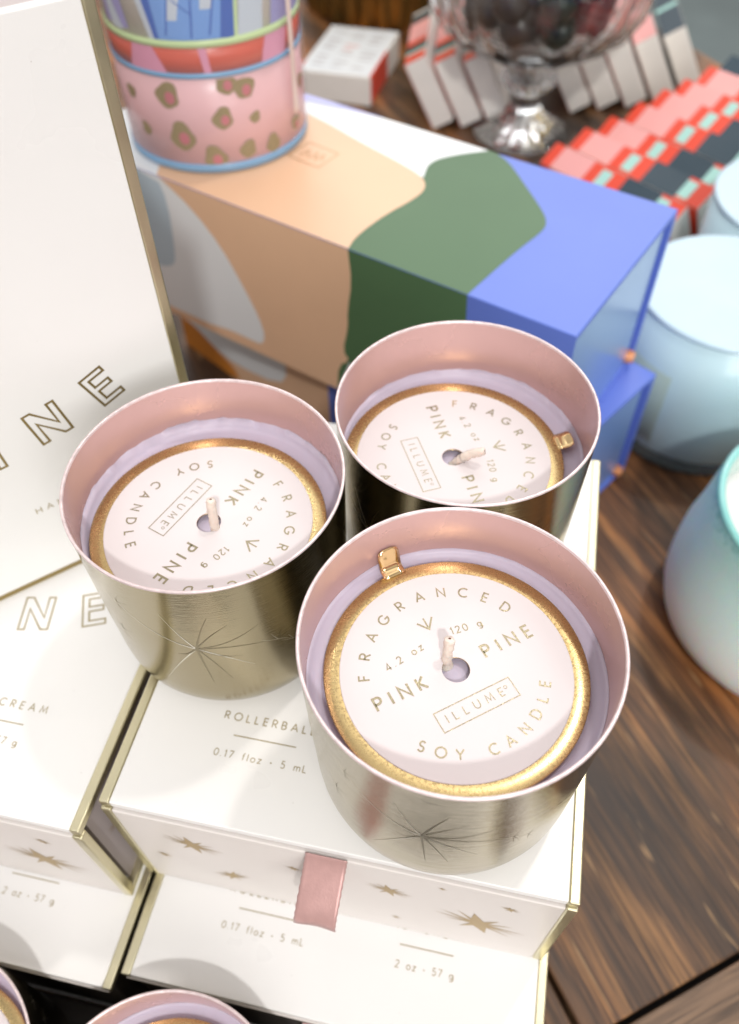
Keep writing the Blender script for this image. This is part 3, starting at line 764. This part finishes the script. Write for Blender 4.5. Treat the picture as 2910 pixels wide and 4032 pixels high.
# ------------------------------------------------------------------ jars on the right
M_FROST = mat('frosted_pale_blue_glass', (.55, .74, .79, 1), .25, coat=.4, coat_rough=.12, var=.05, vscale=18)
M_LIDW = mat('pale_blue_lid', (.50, .65, .735, 1), .42, coat=.15, coat_rough=.3, var=.04, vscale=25)
M_CLEARB = mat('thick_glass_base', (.75, .85, .86, 1), .03, trans=.92, ior=1.5)
M_SAGE = mat('sage_label', (.44, .56, .50, 1), .4)
def blue_jar(label, x, y, R, zt):
    t = thing('blue_jar', label, 'jar', (x, y, ZT), 0, 'pale blue lidded jars')
    H = zt-ZT
    MB().lathe([(0, .1), (R-2, .1), (R-.3, 1.4), (R, 4), (R, 11)], 96).obj('glass_base', M_CLEARB, t)
    MB().lathe([(0, 8.5), (R-3, 8.5), (R-1.5, 10), (R+.02, 11.2), (R+.05, H-3.2), (R-1, H-2.8), (0, H-2.8)], 96).obj('glass_body', M_FROST, t)
    lb = MB().lathe([(R+.12, 16), (R+.3, 16.1), (R+.3, H-30), (R+.12, H-29.9)], 40, a0=math.radians(200), a1=math.radians(238))
    lb.obj('side_label', M_SAGE, t)
    MB().lathe([(R-2, H-2.7), (R+.3, H-2.6), (R+.7, H-2.0), (R+.6, H-.8), (R-.4, H-.15), (R-2.2, H), (0, H-.4)], 96).obj('lid', M_LIDW, t)
blue_jar('pale blue jar with white lid, right of the periwinkle box end', 212.5, 343.0, 53.0, -41.0)
blue_jar('farther pale blue jar cut by the right edge, near the red striped matchboxes', 266.0, 446.0, 60.0, -41.0)
def teal():
    M = bpy.data.materials.new('teal_ombre_glass'); M.use_nodes = True
    n = M.node_tree.nodes; l = M.node_tree.links; b = n['Principled BSDF']
    t = n.new('ShaderNodeTexCoord'); s = n.new('ShaderNodeSeparateXYZ'); l.new(t.outputs['Object'], s.inputs[0])
    x = n.new('ShaderNodeTexNoise'); x.inputs['Scale'].default_value = 400; x.inputs['Detail'].default_value = 2; l.new(t.outputs['Object'], x.inputs['Vector'])
    a = n.new('ShaderNodeMath'); a.operation = 'MULTIPLY_ADD'; l.new(x.outputs['Fac'], a.inputs[0]); a.inputs[1].default_value = .016; l.new(s.outputs['Z'], a.inputs[2])
    r = n.new('ShaderNodeValToRGB'); mr = n.new('ShaderNodeMapRange'); mr.inputs['From Max'].default_value = .095; l.new(a.outputs[0], mr.inputs['Value']); l.new(mr.outputs[0], r.inputs[0])
    el = r.color_ramp.elements; el[0].position = 0; el[0].color = (.88, .88, .85, 1); el[1].position = 1; el[1].color = (.28, .60, .56, 1)
    for p, c in ((.36, (.88, .90, .88)), (.52, (.76, .90, .87)), (.78, (.66, .89, .86)), (.93, (.55, .84, .80))):
        q = el.new(p); q.color = (*c, 1)
    l.new(r.outputs[0], b.inputs['Base Color']); b.inputs['Roughness'].default_value = .42
    b.inputs['Coat Weight'].default_value = .2; b.inputs['Coat Roughness'].default_value = .15
    b.inputs['Subsurface Weight'].default_value = .7; b.inputs['Subsurface Scale'].default_value = .03
    return M
tj = thing('teal_jar', 'round mint glass candle jar with teal rim, lower right edge', 'candle jar', (253.5, 197, ZT))
prof = [(0, .2), (42, .2), (50, 1), (56, 4), (60.5, 10), (63, 20), (63.4, 32), (62.6, 46), (60.2, 60), (58.6, 74), (57.4, 83), (57.0, 86)]
MB().lathe(prof, 128).obj('glass_wall', teal(), tj)
M_TEALR = mat('teal_glass_rim', (.26, .62, .58, 1), .10, coat=.8, coat_rough=.03)
MB().lathe([(57.0, 86), (57.1, 87.2), (56.2, 88.4), (54.6, 88.5), (53.6, 87.4), (53.4, 85)], 128).obj('rim', M_TEALR, tj)
MB().lathe([(53.4, 85), (54.2, 70), (55, 55)], 128).obj('inner_wall', mat('mint_inner', (.50, .68, .62, 1), .25, coat=.5), tj)
MB().lathe([(0, 64), (30, 64), (52, 64.4), (54.4, 65.5)], 96).obj('wax', mat('white_wax', (.80, .78, .77, 1), .4, sss=.2, var=.02), tj)

# ------------------------------------------------------------------ matchboxes
M_MW = mat('matchbox_card', (.80, .76, .70, 1), .55, var=.04, vscale=30)
M_MR = mat('matchbox_red', (.72, .065, .03, 1), .4)
M_MP = mat('matchbox_pink', (.78, .36, .34, 1), .4)
M_MM = mat('matchbox_mint', (.36, .62, .56, 1), .4)
M_MN = mat('matchbox_navy', (.020, .045, .065, 1), .3)
MM = [M_MW, M_MR, M_MP, M_MM, M_MN]
def matchbox(label, base, ang, lean, T, Hm, Ln, stripes, group, side_first=0):
    """base: the bottom corner resting on the table; ang: direction of the lean axis; box runs back along ang+90"""
    t = thing('matchbox', label, 'matchbox', base, ang, group)
    Rm = Matrix.Rotation(-lean, 4, 'Y')            # x' = thickness rising, z' = height leaning back
    o = MB().box(0, T, 0, Ln, 0, Hm-.15, 0, Rm).obj('card_sleeve', MM, t, .9)
    st = MB(); y = 0.3
    for i, (mi, ln) in enumerate(stripes):
        y1 = min(y+ln, Ln-.3)
        if y1 <= y: break
        st.box(.25, T-.25, y, y1-.02, Hm-.14, Hm+.25, mi, Rm)
        st.box(-.30, -.02, y, y1-.02, .8, Hm-.3, mi, Rm)
        y = y1
    st.obj('printed_pattern', MM, t)
    return t
s1 = [(1, 10), (2, 30), (1, 8), (4, 18), (3, 7), (2, 26), (4, 30)]
xs = [220.4, 194.5, 168.5, 142.9, 117.5]; ys = [794, 771.2, 756.2, 747.7, 736]
lab1 = ['rightmost upright white-ended matchbox, against the grey floor', 'second white-ended matchbox from the right of the leaning row',
        'middle one of the five leaning white-ended matchboxes right of the glass stem', 'fourth white-ended matchbox from the right of the leaning row', 'white-ended matchbox touching the glass stem on its right side']
st1 = [[(4, 52), (3, 8), (4, 60)], [(2, 44), (4, 34), (3, 12), (1, 20)], [(1, 20), (2, 40), (4, 30), (1, 20)], [(2, 8), (1, 22), (2, 30), (4, 40)], [(2, 30), (1, 20), (4, 50)]]
for i in range(5):
    matchbox(lab1[i], (xs[i], ys[i], ZT+.1), math.radians(6), math.radians(30.5), 19.9, 59.6, 112, st1[i], 'white-ended matchboxes leaning in a row')
lab2 = ['leftmost leaning matchbox seen through the glass bowl foot', 'grey-looking matchbox second from the left, behind the glass foot', 'matchbox just left of the glass stem, its top red']
for i, (x, y) in enumerate([(-16, 668), (9, 676), (34, 684)]):
    matchbox(lab2[i], (x+11, y+14, ZT+.1), math.radians(6), math.radians(27), 19.9, 62, 112, [(1, 16), (3, 5), (4, 14), (1, 10), (2, 40), (4, 20)], 'white-ended matchboxes leaning in a row')
# fallen front row, only printed tops showing
e2 = Vector((math.cos(math.radians(52.5)), math.sin(math.radians(52.5))))
s2 = [(1, 9), (2, 28.5), (1, 9.5), (3, 9), (1, 11), (4, 30), (3, 9), (1, 14)]
lab3 = ['%s red and pink striped matchbox of the slanting front row' % s for s in
        ('nearest', 'second nearest', 'third nearest', 'fourth nearest', 'fifth nearest', 'sixth nearest', 'seventh nearest', 'farthest')]
lab3[0] = 'red and pink striped matchbox nearest the periwinkle lid, start of the slanting row'
lab3[7] = 'farthest striped matchbox of the slanting row, navy patch, beside the grey floor'
for k in range(8):
    Hm, T = 60, 20; ln_ = math.radians(30)
    TL = Vector((97.0, 542.0))+e2*(32.0*k)+Vector((-.6, .2))*k*0
    ln_ += rnd.uniform(-.05, .05)
    base = TL+e2*(Hm*math.sin(ln_))+e2*rnd.uniform(-1.5, 1.5)
    # the box runs along -38 deg: rotate the frame by 52.5 deg and mirror the run
    t = thing('matchbox', lab3[k], 'matchbox', (base.x, base.y, ZT+.1), math.radians(52.5+rnd.uniform(-1.6, 1.6)), 'striped matchboxes in the slanting front row')
    Rm = Matrix.Rotation(-ln_, 4, 'Y'); Ln = 118
    MB().box(0, T, -Ln, 0, 0, Hm-.15, 0, Rm).obj('card_sleeve', MM, t, .9)
    st = MB(); y = -.3
    ss = s2 if k < 7 else [(4, 20), (2, 26), (1, 9), (3, 9), (1, 11), (4, 30)]
    for mi, l_ in ss:
        y1 = max(y-l_, -Ln+.3)
        if mi in (3,):
            st.box(.25, T-.25, y1+.02, y, Hm-.14, Hm+.2, 1, Rm); st.box(2.5, T-3.0, y1+.02, y, Hm+.21, Hm+.35, 3, Rm)
        else:
            st.box(.25, T-.25, y1+.02, y, Hm-.14, Hm+.25, mi, Rm)
        st.box(-.30, -.02, y1+.02, y, .8, Hm-.3, mi, Rm)
        y = y1
        if y <= -Ln+.5: break
    st.obj('printed_pattern', MM, t)
# white matchbox lying flat, with faint small print
wb = thing('white_matchbox', 'flat white matchbox with faint grey print beside the tumbler', 'matchbox', (-97, 717, ZT), math.radians(-4))
MB().box(-46, 26, 0, 108, .1, 27, 0).obj('card_sleeve', M_MW, wb, 1)
M_PR = mat('faint_grey_print', (.46, .44, .44, 1), .5); M_PRR = mat('faint_red_print', (.66, .40, .38, 1), .5)
M_WTOP = mat('pale_printed_top', (.70, .73, .75, 1), .35)
MB().box(-44.5, 24.5, 1.5, 106, 27.05, 27.4, 0).obj('top_print', M_WTOP, wb)
MB().box(-46.4, -44.6, 1.0, 22, 2, 27.5, 0).obj('red_edge', M_MR, wb)
MB().box(24.7, 26.4, 1.0, 60, 2, 27.5, 0).obj('red_edge', M_MR, wb)
pb = MB()
for i in range(9):
    for j in range(3):
        if (i+j) % 4 == 3: continue
        x0 = -38+j*20.5; pb.box(x0, x0+rnd.uniform(9, 16), 14+i*9.5, 14+i*9.5+rnd.uniform(2, 4.2), 27.42, 27.6, 1 if j == 1 and i in (4, 5) else 0)
pb.obj('small_print', [M_PR, M_PRR], wb)

# ------------------------------------------------------------------ glass pedestal bowl
gb = thing('glass_bowl', 'clear ribbed glass pedestal bowl with dark and red filling, top centre', 'bowl', (75, 692, ZT))
def ribs(a, j, r, z):
    k = 1+.035*math.cos(16*a) if 3 < j < 26 else 1
    return r*k, z
gp = [(0, .2), (40, .2), (44, 1.2), (44, 3), (38, 6), (26, 12), (17, 19), (12, 28), (10, 34), (14, 39), (22, 43), (25, 48), (23, 53), (14, 57), (11, 61), (14, 66), (32, 71), (56, 79), (76, 92), (88, 112), (93, 138), (94, 150)]
gi = [(92, 150), (90, 138), (85, 114), (73, 96), (53, 83), (30, 76), (0, 73)]
MB().lathe(gp+gi, 128, 0, jitter=ribs).obj('glass', glass('pressed_glass', (.96, .97, .97, 1), .03, 1.45), gb)
fr = random.Random(4)
fm_ = [mat('dark_red_ornament', (.10, .012, .02, 1), .15), mat('bottle_green_ornament', (.02, .035, .028, 1), .15), mat('rose_ornament', (.50, .20, .20, 1), .2), mat('smoky_ornament', (.07, .06, .055, 1), .2)]
spots = [(-42, -8, 101, 3), (-12, -28, 97, 3), (20, -30, 98, 1), (42, -8, 102, 0), (30, 22, 100, 0), (-5, 8, 92, 3), (-30, 26, 101, 1), (5, 40, 104, 3), (56, 14, 122, 2), (-52, 4, 124, 3), (-20, -42, 122, 3), (16, -48, 124, 1), (44, -34, 124, 0), (0, 0, 124, 3), (30, 2, 130, 0), (-34, 34, 126, 1), (8, 34, 132, 3), (-26, -8, 132, 3)]
onames = ['red', 'green', 'rose', 'smoky']
for i, (x, y, z, k) in enumerate(spots):
    o = MB().lathe([(17.0*math.sin(PI*j/16)+(0 if 0 < j < 16 else -17.0*math.sin(PI*j/16)), -17.0*math.cos(PI*j/16)) for j in range(17)], 28).obj('ornament_ball', fm_[k])
    o.location = Vector((75+x, 692+y, ZT+z))*S
    tag(o, {0: 'dark red glass ball inside the pedestal bowl', 1: 'dark green ball inside the pedestal bowl', 2: 'rose pink ball high on the right inside the pedestal bowl', 3: 'smoky black ball inside the pedestal bowl'}[k], 'ornament', 'ornament balls heaped in the glass bowl')
# fluted brass planter at the very top left of the background
br = thing('brass_planter', 'fluted brass planter behind the white matchbox, top edge', 'planter', (-105, 985, ZT))
MB().lathe([(0, .2), (92, .2), (96, 4), (100, 60), (104, 170), (101, 172), (97, 168), (92, 60), (0, 40)], 180, 0,
           jitter=lambda a, j, r, z: (r*(1+.03*math.cos(30*a)), z)).obj('fluted_shell', mat('aged_brass', (.40, .29, .10, 1), .35, 1, var=.25, vscale=30), br)
